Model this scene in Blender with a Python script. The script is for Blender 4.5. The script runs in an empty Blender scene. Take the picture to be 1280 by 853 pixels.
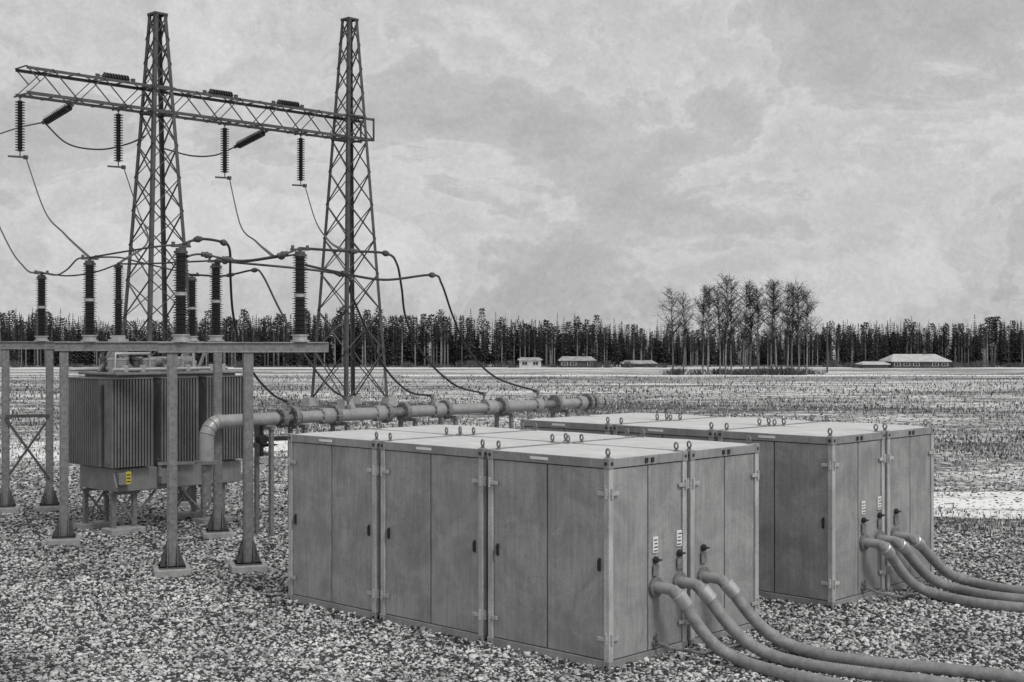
import bpy, bmesh, math, random
import numpy as np
from mathutils import Vector, Matrix
random.seed(7); np.random.seed(7)
PI = math.pi
S = bpy.context.scene
C = S.collection
# ------------------------------------------------------------------ camera, sky, sun, exposure
F, CX, HY, H = 1682.0, 640.0, 424.7, 4.047          # focal length in photo pixels, horizon row, eye height
cd = bpy.data.cameras.new('camera'); cam = bpy.data.objects.new('camera', cd); C.objects.link(cam)
cam.location = (0, 0, H); cam.rotation_euler = (math.radians(90), 0, 0)
cd.sensor_width = 36; cd.lens = 36*F/1280; cd.shift_y = (HY-426.5)/1280
cd.clip_start = .1; cd.clip_end = 9000
S.camera = cam
SUN_EL, SUN_AZ = math.radians(48), math.radians(140)   # azimuth measured clockwise from +Y (view direction)
W = bpy.data.worlds.new('World'); S.world = W; W.use_nodes = True
nt = W.node_tree; N = nt.nodes; Lk = nt.links
bgn = N['Background']; bgn.inputs['Strength'].default_value = .12
sky = N.new('ShaderNodeTexSky'); sky.sky_type = 'NISHITA'; sky.sun_disc = False
sky.sun_elevation = SUN_EL; sky.sun_rotation = SUN_AZ; sky.dust_density = 4; sky.air_density = 1.0
bw = N.new('ShaderNodeRGBToBW'); Lk.new(sky.outputs[0], bw.inputs[0])
def mth(tree, op, a, b=None, clamp=False):
    n = tree.nodes.new('ShaderNodeMath'); n.operation = op; n.use_clamp = clamp
    for i, v in enumerate((a, b)):
        if v is None: continue
        if isinstance(v, (int, float)): n.inputs[i].default_value = v
        else: tree.links.new(v, n.inputs[i])
    return n.outputs[0]
def ramp(tree, fac, stops, interp='LINEAR'):
    n = tree.nodes.new('ShaderNodeValToRGB'); cr = n.color_ramp; cr.interpolation = interp
    while len(cr.elements) < len(stops): cr.elements.new(.5)
    for e, (p, c) in zip(cr.elements, stops):
        e.position = p; e.color = (c, c, c, 1) if not isinstance(c, tuple) else (*c, 1)
    tree.links.new(fac, n.inputs[0]); return n.outputs[0]
def noise(tree, vec, scale, detail=4, rough=.55, dist=0.):
    n = tree.nodes.new('ShaderNodeTexNoise'); n.inputs['Scale'].default_value = scale
    n.inputs['Detail'].default_value = detail; n.inputs['Roughness'].default_value = rough
    n.inputs['Distortion'].default_value = dist
    if vec is not None: tree.links.new(vec, n.inputs['Vector'])
    return n.outputs['Fac']
def mapping(tree, vec, sc=(1, 1, 1), loc=(0, 0, 0), rot=(0, 0, 0)):
    n = tree.nodes.new('ShaderNodeMapping'); n.inputs['Scale'].default_value = sc
    n.inputs['Location'].default_value = loc; n.inputs['Rotation'].default_value = rot
    tree.links.new(vec, n.inputs['Vector']); return n.outputs[0]
tc = N.new('ShaderNodeTexCoord')
flat = mth(nt, 'ADD', mth(nt, 'MULTIPLY', bw.outputs[0], .25), 3.85)             # overcast: an almost even dome
v1 = mapping(nt, tc.outputs['Generated'], (1, 1, 1.5), (.3, .2, .1))
big = noise(nt, v1, 4.2, 8, .62, .5)
sm = noise(nt, mapping(nt, tc.outputs['Generated'], (1, 1, 1.3), (2, 5, 1)), 30, 8, .7, .6)
gr = noise(nt, tc.outputs['Generated'], 260, 3, .8)
cl = ramp(nt, big, [(.28, .72), (.40, .82), (.468, .89), (.492, 1.03), (.52, .98), (.56, .95), (.59, 1.07), (.70, 1.14)])
s2 = ramp(nt, sm, [(.25, .91), (.48, .985), (.54, 1.03), (.75, 1.08)])
s3 = ramp(nt, gr, [(.25, .92), (.75, 1.08)])
tot = mth(nt, 'MULTIPLY', mth(nt, 'MULTIPLY', mth(nt, 'MULTIPLY', flat, cl), s2), s3)
cmb = N.new('ShaderNodeCombineColor')
for i in range(3): Lk.new(tot, cmb.inputs[i])
Lk.new(cmb.outputs[0], bgn.inputs['Color'])
sl = bpy.data.lights.new('sun', 'SUN'); sl.energy = 1.3; sl.angle = math.radians(14); sl.color = (1, .985, .965)
sun = bpy.data.objects.new('sun', sl); C.objects.link(sun)
sd = Vector((math.sin(SUN_AZ)*math.cos(SUN_EL), math.cos(SUN_AZ)*math.cos(SUN_EL), math.sin(SUN_EL)))
sun.rotation_euler = sd.to_track_quat('Z', 'Y').to_euler()
S.view_settings.view_transform = 'Standard'; S.view_settings.look = 'None'
S.view_settings.exposure = 0.12; S.view_settings.gamma = 1; S.view_settings.use_curve_mapping = False

# ------------------------------------------------------------------ materials
def mat(name, col, rough=.6, metal=0., var=.15, vscale=3., bump=0., bscale=30., stops=None, coord='Object'):
    m = bpy.data.materials.new(name); m.use_nodes = True; t = m.node_tree
    b = t.nodes['Principled BSDF']; b.inputs['Roughness'].default_value = rough; b.inputs['Metallic'].default_value = metal
    co = t.nodes.new('ShaderNodeTexCoord').outputs[coord]
    n1 = noise(t, co, vscale, 6, .65, .3)
    if isinstance(col, (int, float)): col = (col, col, col)
    st = stops or [(.25, tuple(c*(1-var) for c in col)), (.75, tuple(min(1, c*(1+var)) for c in col))]
    c = ramp(t, n1, st); t.links.new(c, b.inputs['Base Color'])
    if bump:
        bn = t.nodes.new('ShaderNodeBump'); bn.inputs['Strength'].default_value = bump; bn.inputs['Distance'].default_value = .02
        t.links.new(noise(t, co, bscale, 5, .6), bn.inputs['Height']); t.links.new(bn.outputs[0], b.inputs['Normal'])
    return m
M = {}
def paint_mat(name, c, rough=.45):
    """grey painted sheet steel with worn, slightly streaked and blotchy coat"""
    m = bpy.data.materials.new(name); m.use_nodes = True; t = m.node_tree
    b = t.nodes['Principled BSDF']; b.inputs['Roughness'].default_value = rough
    co = t.nodes.new('ShaderNodeTexCoord').outputs['Object']
    oi = t.nodes.new('ShaderNodeObjectInfo')
    ad = t.nodes.new('ShaderNodeVectorMath'); ad.operation = 'ADD'; t.links.new(co, ad.inputs[0])
    t.links.new(mth(t, 'MULTIPLY', oi.outputs['Random'], 37.), ad.inputs[1])
    a = noise(t, ad.outputs[0], 1.6, 7, .68, .5)
    st = noise(t, mapping(t, ad.outputs[0], (9, 9, .7)), 2.2, 5, .6)
    g = noise(t, ad.outputs[0], 85, 3, .7)
    f = mth(t, 'MULTIPLY', mth(t, 'MULTIPLY', ramp(t, a, [(.3, .74), (.48, .95), (.53, 1.06), (.72, 1.28)]), ramp(t, st, [(.3, .84), (.7, 1.14)])),
            ramp(t, g, [(.3, .72), (.7, 1.28)]))
    f = mth(t, 'MULTIPLY', f, c)
    cc = t.nodes.new('ShaderNodeCombineColor')
    for i in range(3): t.links.new(f, cc.inputs[i])
    t.links.new(cc.outputs[0], b.inputs['Base Color'])
    t.links.new(ramp(t, a, [(.3, rough+.15), (.7, rough-.05)]), b.inputs['Roughness'])
    bn = t.nodes.new('ShaderNodeBump'); bn.inputs['Strength'].default_value = .12; bn.inputs['Distance'].default_value = .004
    t.links.new(g, bn.inputs['Height']); t.links.new(bn.outputs[0], b.inputs['Normal'])
    return m
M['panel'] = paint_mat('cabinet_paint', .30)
M['frame'] = paint_mat('frame_paint', .27)
M['post'] = paint_mat('post_paint', .42)
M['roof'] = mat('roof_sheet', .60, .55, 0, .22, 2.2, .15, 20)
M['dark'] = mat('dark_gap', .02, .8)
M['black'] = mat('black_plastic', .025, .5)
M['steel'] = mat('galvanised_steel', .22, .5, .3, .45, 14)
M['lattice'] = mat('weathered_lattice_steel', .085, .6, .2, .4, 2)
M['wire'] = mat('conductor_wire', .045, .5, .3, .3, 3)
M['porcelain'] = mat('dark_porcelain', .028, .25, 0, .3, 4)
M['alu'] = mat('cast_aluminium', .5, .4, .6, .2, 8)
M['concrete'] = mat('concrete', .34, .9, 0, .35, 7, .4, 40)
M['radiator'] = paint_mat('radiator_paint', .15)
M['tank'] = paint_mat('tank_paint', .22)
M['pipe'] = mat('pipe_coat', .36, .42, .3, .25, 5)
M['hose'] = mat('hose_rubber', .26, .6, 0, .35, 9, .35, 45)
M['white'] = mat('white_enamel', .8, .5, 0, .06)
M['yellow'] = mat('yellow_sign', (.55, .46, .07), .5, 0, .05)
M['snowroof'] = mat('pale_roof', .5, .7, 0, .3, .9)
M['greyroof'] = mat('worn_roof', .36, .8, 0, .5, 1.2)
M['wall_dark'] = mat('weathered_boards', .06, .8, 0, .4, 1.2)
M['wall_light'] = mat('pale_boards', .45, .8, 0, .2, 1.2)
M['glass'] = mat('window_glass', .03, .1, 0, .2)
M['bark'] = mat('conifer_bark', .22, .9, 0, .5, 1.5)
M['birch'] = mat('birch_bark', .2, .8, 0, .9, 1.6)
M['twig'] = mat('birch_twigs', .04, .9, 0, .4, 1.)
M['needle'] = mat('conifer_needles', .05, .9, 0, .6, .9)
M['pine'] = mat('pine_needles', .06, .9, 0, .6, .9)
M['shrub'] = mat('bare_shrub', .09, .9, 0, .5, 1.)

# ------------------------------------------------------------------ mesh builder
class MB:
    def __init__(s): s.v = []; s.f = []
    def add(s, vs, fs):
        o = len(s.v); s.v += [tuple(p) for p in vs]; s.f += [tuple(i+o for i in f) for f in fs]; return s
    def box(s, x0, x1, y0, y1, z0, z1):
        return s.add([(x0,y0,z0),(x1,y0,z0),(x1,y1,z0),(x0,y1,z0),(x0,y0,z1),(x1,y0,z1),(x1,y1,z1),(x0,y1,z1)],
                     [(0,3,2,1),(4,5,6,7),(0,1,5,4),(1,2,6,5),(2,3,7,6),(3,0,4,7)])
    def cbox(s, c, d): return s.box(c[0]-d[0]/2, c[0]+d[0]/2, c[1]-d[1]/2, c[1]+d[1]/2, c[2]-d[2]/2, c[2]+d[2]/2)
    def frustum(s, c, w0, w1, z0, z1):
        a, b = w0/2, w1/2; x, y = c
        return s.add([(x-a,y-a,z0),(x+a,y-a,z0),(x+a,y+a,z0),(x-a,y+a,z0),(x-b,y-b,z1),(x+b,y-b,z1),(x+b,y+b,z1),(x-b,y+b,z1)],
                     [(0,3,2,1),(4,5,6,7),(0,1,5,4),(1,2,6,5),(2,3,7,6),(3,0,4,7)])
    def bar(s, a, b, w, h=None, roll=0.):
        a, b = Vector(a), Vector(b); h = h or w; d = (b-a).normalized()
        up = Vector((0,0,1)) if abs(d.z) < .95 else Vector((0,1,0))
        x = d.cross(up).normalized(); y = x.cross(d).normalized()
        if roll: x, y = x*math.cos(roll)+y*math.sin(roll), y*math.cos(roll)-x*math.sin(roll)
        p = []
        for q in (a, b):
            for sx, sy in ((-1,-1),(1,-1),(1,1),(-1,1)): p.append(q + x*(sx*w/2) + y*(sy*h/2))
        return s.add(p, [(0,1,2,3)[::-1],(4,5,6,7),(0,1,5,4),(1,2,6,5),(2,3,7,6),(3,0,4,7)])
    def angle(s, a, b, w, t, xdir, ydir):
        """an L-section member: two thin flanges along xdir and ydir"""
        a, b, x, y = Vector(a), Vector(b), Vector(xdir), Vector(ydir)
        prof = [(0,0),(w,0),(w,t),(t,t),(t,w),(0,w)]
        p = [q + x*u + y*v for q in (a, b) for u, v in prof]
        return s.add(p, [(5,4,3,2,1,0),(6,7,8,9,10,11)] + [(i,(i+1)%6,(i+1)%6+6,i+6) for i in range(6)])
    def tube(s, pts, r, n=10, caps=True, ring=None):
        pts = [Vector(p) for p in pts]; K = len(pts); rr = r if isinstance(r, (list, tuple)) else [r]*K
        T = [(pts[min(i+1,K-1)]-pts[max(i-1,0)]).normalized() for i in range(K)]
        ref = Vector((0,0,1)) if abs(T[0].z) < .9 else Vector((1,0,0))
        x = T[0].cross(ref).normalized(); vs = []
        for i in range(K):
            x = (x - T[i]*x.dot(T[i])).normalized(); y = T[i].cross(x)
            for k in range(n):
                a = 2*PI*k/n; vs.append(pts[i] + (x*math.cos(a)+y*math.sin(a))*rr[i])
        fs = [(i*n+k, i*n+(k+1)%n, (i+1)*n+(k+1)%n, (i+1)*n+k) for i in range(K-1) for k in range(n)]
        if caps: fs += [tuple(range(n))[::-1], tuple((K-1)*n+k for k in range(n))]
        return s.add(vs, fs)
    def lathe(s, prof, c=(0,0,0), n=16, axis=None):
        """prof: (radius, height) pairs turned about z (or about axis) through c"""
        c = Vector(c); q = Vector(axis).to_track_quat('Z', 'Y') if axis is not None else None
        vs = []
        for r, z in prof:
            for k in range(n):
                a = 2*PI*k/n; p = Vector((r*math.cos(a), r*math.sin(a), z))
                if q: p = q @ p
                vs.append(c+p)
        K = len(prof)
        fs = [(i*n+k, i*n+(k+1)%n, (i+1)*n+(k+1)%n, (i+1)*n+k) for i in range(K-1) for k in range(n)]
        fs += [tuple(range(n))[::-1], tuple((K-1)*n+k for k in range(n))]
        return s.add(vs, fs)
    def torus(s, c, R, r, axis=(0,1,0), n=20, m=8):
        q = Vector(axis).to_track_quat('Z', 'Y'); c = Vector(c); vs = []
        for i in range(n):
            a = 2*PI*i/n
            for j in range(m):
                b = 2*PI*j/m
                vs.append(c + q @ Vector(((R+r*math.cos(b))*math.cos(a), (R+r*math.cos(b))*math.sin(a), r*math.sin(b))))
        return s.add(vs, [(i*m+j, ((i+1)%n)*m+j, ((i+1)%n)*m+(j+1)%m, i*m+(j+1)%m) for i in range(n) for j in range(m)])
    def build(s, name, m, parent=None, smooth=False, bevel=0):
        me = bpy.data.meshes.new(name); me.from_pydata(s.v, [], s.f); me.update()
        me.materials.append(M[m] if isinstance(m, str) else m)
        if smooth: me.polygons.foreach_set('use_smooth', [True]*len(me.polygons)); 
        o = bpy.data.objects.new(name, me); C.objects.link(o)
        if smooth:
            try: me.set_sharp_from_angle(angle=math.radians(40))
            except Exception: pass
        if parent is not None: o.parent = parent
        if bevel:
            b = o.modifiers.new('bevel', 'BEVEL'); b.width = bevel; b.segments = 2; b.limit_method = 'ANGLE'
        return o
def tag(o, label, cat, group=None, kind=None):
    if label: o['label'] = label
    if cat: o['category'] = cat
    if group: o['group'] = group
    if kind: o['kind'] = kind
    return o
def empty(name, loc, rz=0.):
    o = bpy.data.objects.new(name, None); C.objects.link(o); o.location = loc; o.rotation_euler = (0, 0, rz)
    o.empty_display_size = .2; return o
def copy_tree(o, parent=None):
    c = o.copy(); C.objects.link(c)
    if parent is not None: c.parent = parent
    for ch in o.children: copy_tree(ch, c)
    return c
def spline(pts, n=8):
    """smooth curve through points (Catmull-Rom)"""
    P = [Vector(p) for p in pts]; P = [2*P[0]-P[1]] + P + [2*P[-1]-P[-2]]; out = []
    for i in range(1, len(P)-2):
        for k in range(n):
            t = k/n; a, b, c, d = P[i-1], P[i], P[i+1], P[i+2]
            out.append(.5*((2*b)+(c-a)*t+(2*a-5*b+4*c-d)*t*t+(3*b-a-3*c+d)*t**3))
    out.append(P[-2]); return out
def at(px, py, Y): return Vector(((px-CX)/F*Y, Y, H-(py-HY)/F*Y))
TH = math.radians(43.55)
EU = Vector((-math.cos(TH), math.sin(TH), 0)); EV = Vector((math.sin(TH), math.cos(TH), 0))
RZ = -TH                                                             # local x = -EU, local y = EV
def gz(x, y):                                                        # lie of the land: the field falls gently away beyond 100 m
    d = y
    return -.03 - 2.0*min(1., max(0., (d-100)/200.))
def along(px, o, d):                                                 # distance along a plan line o + d t where it crosses an azimuth
    k = (px-CX)/F
    return (k*o[1]-o[0])/(d[0]-k*d[1])

# ------------------------------------------------------------------ ground
def field_material():
    m = bpy.data.materials.new('winter_field'); m.use_nodes = True; t = m.node_tree
    b = t.nodes['Principled BSDF']; b.inputs['Roughness'].default_value = .9
    co = t.nodes.new('ShaderNodeTexCoord').outputs['Object']
    rows = noise(t, mapping(t, co, (1.0, .9, 1), rot=(0, 0, .06)), 2.0, 8, .78, .4)
    med = noise(t, mapping(t, co, (.6, 1, 1)), 5.2, 6, .75, .3)
    broad = noise(t, mapping(t, co, (.012, .05, 1)), 1.4, 4, .6, .5)
    wide = noise(t, mapping(t, co, (.16, .36, 1)), 1., 6, .7, .6)
    fur = noise(t, mapping(t, co, (.06, 1.9, 1), rot=(0, 0, .05)), 1.5, 5, .7, .3)
    f = mth(t, 'ADD', mth(t, 'ADD', mth(t, 'MULTIPLY', rows, .5), mth(t, 'MULTIPLY', med, .5)), mth(t, 'MULTIPLY', fur, .14))
    f = mth(t, 'ADD', f, mth(t, 'MULTIPLY', mth(t, 'SUBTRACT', wide, .5), .45))
    f = mth(t, 'ADD', f, mth(t, 'MULTIPLY', mth(t, 'SUBTRACT', broad, .5), .5))
    c = ramp(t, f, [(.46, .06), (.545, .17), (.592, .46), (.67, .85)])
    t.links.new(c, b.inputs['Base Color'])
    bn = t.nodes.new('ShaderNodeBump'); bn.inputs['Strength'].default_value = .8; bn.inputs['Distance'].default_value = .15
    t.links.new(f, bn.inputs['Height']); t.links.new(bn.outputs[0], b.inputs['Normal'])
    return m
xs = [-4000, -1500, -600] + list(range(-300, 301, 20)) + [600, 1500, 4000]
ys = [-40, 0, 20, 40, 60, 80, 90, 100] + list(range(110, 320, 10)) + [340, 400, 600, 1200, 3000, 7000]
mb = MB(); nx = len(xs)
mb.add([(x, y, gz(x, y)) for y in ys for x in xs], [(j*nx+i, j*nx+i+1, (j+1)*nx+i+1, (j+1)*nx+i) for j in range(len(ys)-1) for i in range(nx-1)])
fld = mb.build('field', field_material()); tag(fld, 'flat winter field of stubble, bare soil and patchy snow', 'field', kind='structure')

def snow_strip(name, pts, label, mname, dz=.012):
    m2 = MB(); n = len(pts)
    m2.add([(x, y, gz(x, y)+dz) for x, y in pts], [tuple(range(n))])
    o = m2.build(name, mname); tag(o, label, 'snow', kind='structure'); return o
def snow_material():
    m = bpy.data.materials.new('packed_snow'); m.use_nodes = True; t = m.node_tree
    b = t.nodes['Principled BSDF']; b.inputs['Roughness'].default_value = .7
    co = t.nodes.new('ShaderNodeTexCoord').outputs['Object']
    a = noise(t, mapping(t, co, (.25, 1, 1)), .8, 7, .7, .5)
    g = noise(t, co, 9, 4, .7)
    f = mth(t, 'ADD', a, mth(t, 'MULTIPLY', mth(t, 'SUBTRACT', g, .5), .3))
    t.links.new(ramp(t, f, [(.31, .16), (.38, .5), (.45, .85), (.7, .9)]), b.inputs['Base Color'])
    bn = t.nodes.new('ShaderNodeBump'); bn.inputs['Strength'].default_value = .5; bn.inputs['Distance'].default_value = .06
    t.links.new(f, bn.inputs['Height']); t.links.new(bn.outputs[0], b.inputs['Normal']); return m
M['snow'] = snow_material()
# a band of snow along the far edge of the field
def band(y0, y1, x0, x1, seed, wig):
    rnd = random.Random(seed); n = 40; a = []; b = []
    for i in range(n+1):
        x = x0+(x1-x0)*i/n
        a.append((x, y0+rnd.uniform(-wig, wig))); b.append((x, y1+rnd.uniform(-wig, wig)))
    m2 = MB()
    vs = [(x, y, gz(x, y)+.03) for x, y in a] + [(x, y, gz(x, y)+.03) for x, y in b]
    m2.add(vs, [(i, i+1, n+2+i, n+1+i) for i in range(n)]); return m2
o = band(262, 285, -200, 240, 1, 3).build('snow_verge', 'snow'); tag(o, 'band of lying snow along the far edge of the field', 'snow', kind='structure')
o = band(176, 186, -15, 130, 2, 1.6).build('snow_track', 'snow'); tag(o, 'snowy farm track crossing the field by the birches', 'track', kind='structure')

def blob(cx, cy, rx, ry, seed, n=48):
    rnd = random.Random(seed); ph = [rnd.uniform(0, 6.28) for _ in range(5)]; out = []
    for i in range(n):
        a = 2*PI*i/n; k = 1+sum(.16/(j+1)*math.sin((j+2)*a+ph[j]) for j in range(5)); out.append((cx+rx*k*math.cos(a), cy+ry*k*math.sin(a)))
    return out
snow_strip('snow_patch', blob(15.5, 33.5, 6.2, 3.6, 1), 'thawing snow patch right of the far cabinets', 'snow')
snow_strip('snow_patch', blob(-16.5, 50, 6.5, 4.5, 2), 'snow patch behind the left gantry posts', 'snow')
snow_strip('snow_patch', blob(-8, 52, 4.5, 3.5, 3), 'snow patch behind the left end of the near cabinets', 'snow')
def gravel_material():
    m = bpy.data.materials.new('crushed_gravel'); m.use_nodes = True; t = m.node_tree
    b = t.nodes['Principled BSDF']; b.inputs['Roughness'].default_value = .85
    co = t.nodes.new('ShaderNodeTexCoord').outputs['Object']
    wr = t.nodes.new('ShaderNodeVectorMath'); wr.operation = 'ADD'
    nz = t.nodes.new('ShaderNodeTexNoise'); nz.inputs['Scale'].default_value = 9; t.links.new(co, nz.inputs['Vector'])
    scl = t.nodes.new('ShaderNodeVectorMath'); scl.operation = 'SCALE'; scl.inputs['Scale'].default_value = .07
    t.links.new(nz.outputs['Color'], scl.inputs[0]); t.links.new(co, wr.inputs[0]); t.links.new(scl.outputs[0], wr.inputs[1])
    v = t.nodes.new('ShaderNodeTexVoronoi'); v.inputs['Scale'].default_value = 24; v.inputs['Randomness'].default_value = 1
    t.links.new(wr.outputs[0], v.inputs['Vector'])
    sep = t.nodes.new('ShaderNodeSeparateColor'); t.links.new(v.outputs['Color'], sep.inputs[0])
    t.links.new(ramp(t, sep.outputs[0], [(0, .02), (.4, .06), (.55, .35), (1, .8)]), b.inputs['Base Color'])
    bn = t.nodes.new('ShaderNodeBump'); bn.inputs['Strength'].default_value = 1; bn.inputs['Distance'].default_value = .05; bn.invert = True
    t.links.new(v.outputs['Distance'], bn.inputs['Height']); t.links.new(bn.outputs[0], b.inputs['Normal']); return m
A0 = Vector((1.169, 16.23, 0)); B0 = Vector((4.754, 19.95, 0))
def wob(p, q, n, w, seed):
    rnd = random.Random(seed); return [((p[0]+(q[0]-p[0])*i/n)+rnd.uniform(-w, w), (p[1]+(q[1]-p[1])*i/n)+rnd.uniform(-w, w)) for i in range(n)]
pad = wob((24, 14), (9.4, 28.2), 24, .25, 3) + wob((9.4, 28.2), (-8.5, 46), 30, .3, 4) + wob((-8.5, 46), (-14.5, 42), 8, .3, 5) + wob((-14.5, 42), (-34, 44), 12, .4, 6) + [(-34, -20), (24, -20)]
mb = MB(); n = len(pad)
mb.add([(x, y, 0) for x, y in pad] + [(x, y, -.12) for x, y in pad], [tuple(range(n))] + [(i, n+i, n+(i+1) % n, (i+1) % n) for i in range(n)])
pado = mb.build('gravel_pad', gravel_material()); tag(pado, 'coarse gravel yard under the cabinets and transformer', 'gravel', kind='structure')

def in_pad(x, y):
    c = np.zeros(len(x), bool); j = len(pad)-1
    for i in range(len(pad)):
        xi, yi = pad[i]; xj, yj = pad[j]
        k = ((yi > y) != (yj > y)) & (x < (xj-xi)*(y-yi)/(yj-yi+1e-12)+xi); c ^= k; j = i
    return c
def scatter(name, P, R, squash, mname, label, cat):
    """one mesh of many rough pebbles / clods (nobody could count them)"""
    bm = bmesh.new(); bmesh.ops.create_icosphere(bm, subdivisions=1, radius=1)
    bv = np.array([v.co[:] for v in bm.verts]); bf = np.array([[v.index for v in f.verts] for f in bm.faces]); bm.free()
    n = len(P); K = len(bv)
    jit = 1+.28*np.random.uniform(-1, 1, (n, K, 1))
    v = bv[None]*jit*np.stack([R*np.random.uniform(.7, 1.3, n), R*np.random.uniform(.7, 1.3, n), R*squash*np.random.uniform(.7, 1.2, n)], 1)[:, None, :]
    a = np.random.uniform(0, 2*PI, n); ca, sa = np.cos(a)[:, None], np.sin(a)[:, None]
    tl = np.random.uniform(-.5, .5, n); ct, st = np.cos(tl)[:, None], np.sin(tl)[:, None]
    x, y, z = v[..., 0], v[..., 1], v[..., 2]
    y, z = y*ct-z*st, y*st+z*ct
    v = np.stack([x*ca-y*sa, x*sa+y*ca, z], -1) + P[:, None, :]
    f = (bf[None]+np.arange(n)[:, None, None]*K).reshape(-1, 3)
    me = bpy.data.meshes.new(name); me.vertices.add(n*K); me.vertices.foreach_set('co', v.reshape(-1))
    me.loops.add(f.size); me.loops.foreach_set('vertex_index', f.reshape(-1))
    me.polygons.add(len(f)); me.polygons.foreach_set('loop_start', np.arange(0, f.size, 3)); me.polygons.foreach_set('loop_total', np.full(len(f), 3))
    me.update(calc_edges=True); me.materials.append(M[mname])
    o = bpy.data.objects.new(name, me); C.objects.link(o); tag(o, label, cat, kind='stuff'); return o
def island_mat(name, stops):
    m = bpy.data.materials.new(name); m.use_nodes = True; t = m.node_tree
    b = t.nodes['Principled BSDF']; b.inputs['Roughness'].default_value = .85
    g = t.nodes.new('ShaderNodeNewGeometry'); c = ramp(t, g.outputs['Random Per Island'], stops)
    co = t.nodes.new('ShaderNodeTexCoord').outputs['Object']
    mx = t.nodes.new('ShaderNodeVectorMath'); mx.operation = 'SCALE'; t.links.new(c, mx.inputs[0])
    t.links.new(ramp(t, noise(t, co, .55, 5, .6, .6), [(.3, .55), (.5, .95), (.7, 1.15)]), mx.inputs['Scale']); t.links.new(mx.outputs[0], b.inputs['Base Color']); return m
M['stones'] = island_mat('gravel_stones', [(0, .02), (.4, .09), (.52, .36), (1, .8)])
M['clods'] = island_mat('soil_clods', [(0, .03), (.6, .12), (1, .3)])
n = 190000
Y = 13/np.random.uniform(13/44, 1, n); X = Y*np.random.uniform(-.45, .45, n)
k = in_pad(X, Y); X, Y = X[k], Y[k]
Z = np.full(len(X), .008)
ex = []
for o0 in (Vector((1.169, 16.23, 0)), Vector((4.754, 19.95, 0))):
    for p0, p1 in (((0, 0), (6.4, 0)), ((0, 0), (0, 3.3))):
        for _ in range(900):
            t = random.random(); off = abs(random.gauss(0, .07))-.005
            u = p0[0]+(p1[0]-p0[0])*t; v = p0[1]+(p1[1]-p0[1])*t
            q = o0+EU*(u-(off if p1[0] == 0 else 0))+EV*(v-(off if p1[1] == 0 else 0)); ex.append((q.x, q.y, .07*max(0, 1-off/.14)*random.random()+.01))
ex = np.array(ex); X = np.r_[X, ex[:, 0]]; Y = np.r_[Y, ex[:, 1]]; Z = np.r_[Z, ex[:, 2]]
scatter('gravel_stones', np.stack([X, Y, Z], 1), np.random.uniform(.010, .030, len(X))*np.where(np.random.rand(len(X)) < .04, 1.7, 1)*(.75+Y/50), .7, 'stones', 'loose crushed stones covering the yard', 'gravel')
n = 26000
Y = 24/np.random.uniform(24/120, 1, n); X = Y*np.random.uniform(-.42, .42, n)
k = ~in_pad(X, Y); X, Y = X[k], Y[k]
Zc = np.array([gz(a, b) for a, b in zip(X, Y)])
scatter('soil_clods', np.stack([X, Y, Zc], 1), np.random.uniform(.02, .055, len(X))*(.6+Y/70), .55, 'clods', 'dark clods and stubble tufts strewn over the snowy field', 'soil')

n = 150000
Y = 26/np.random.uniform(26/190, 1, n); X = Y*np.random.uniform(-.41, .41, n); k = ~in_pad(X, Y)
pt = np.sin(X*.31+np.sin(Y*.17)*2)+np.sin(Y*.23+X*.07)+np.random.uniform(-1.6, 1.6, n); k &= (pt > -.55) & (((X-15.5)/6.)**2+((Y-33.5)/3.4)**2 > np.random.uniform(.6, 1.2, n)) & ((Y > 45) | (np.random.rand(n) < .55))
X, Y = X[k], Y[k]; n = len(X); Z = np.array([gz(a_, b_) for a_, b_ in zip(X, Y)])
hh = np.random.uniform(.05, .15, n)*np.clip(.25+Y/85, .3, 1.6); ww = hh*np.random.uniform(.25, .6, n); a = np.random.uniform(0, PI, n); lx, ly = np.random.uniform(-.4, .4, (2, n))*hh
dx_, dy_ = np.cos(a)*ww/2, np.sin(a)*ww/2
V = np.stack([np.stack([X-dx_, Y-dy_, Z-.02], 1), np.stack([X+dx_, Y+dy_, Z-.02], 1), np.stack([X+dx_*.5+lx, Y+dy_*.5+ly, Z+hh*.9], 1), np.stack([X-dx_*.6+lx*.8, Y-dy_*.6+ly, Z+hh], 1)], 1).reshape(-1, 3)
me = bpy.data.meshes.new('stubble'); me.vertices.add(n*4); me.vertices.foreach_set('co', V.reshape(-1)); me.loops.add(n*4); me.loops.foreach_set('vertex_index', np.arange(n*4))
me.polygons.add(n); me.polygons.foreach_set('loop_start', np.arange(0, n*4, 4)); me.polygons.foreach_set('loop_total', np.full(n, 4)); me.update(calc_edges=True)
me.materials.append(island_mat('straw_stubble', [(0, .03), (.5, .10), (.62, .4), (1, .8)]))
o = bpy.data.objects.new('stubble', me); C.objects.link(o); tag(o, 'short dry stubble standing in the snowy field', 'stubble', kind='stuff')

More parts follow.
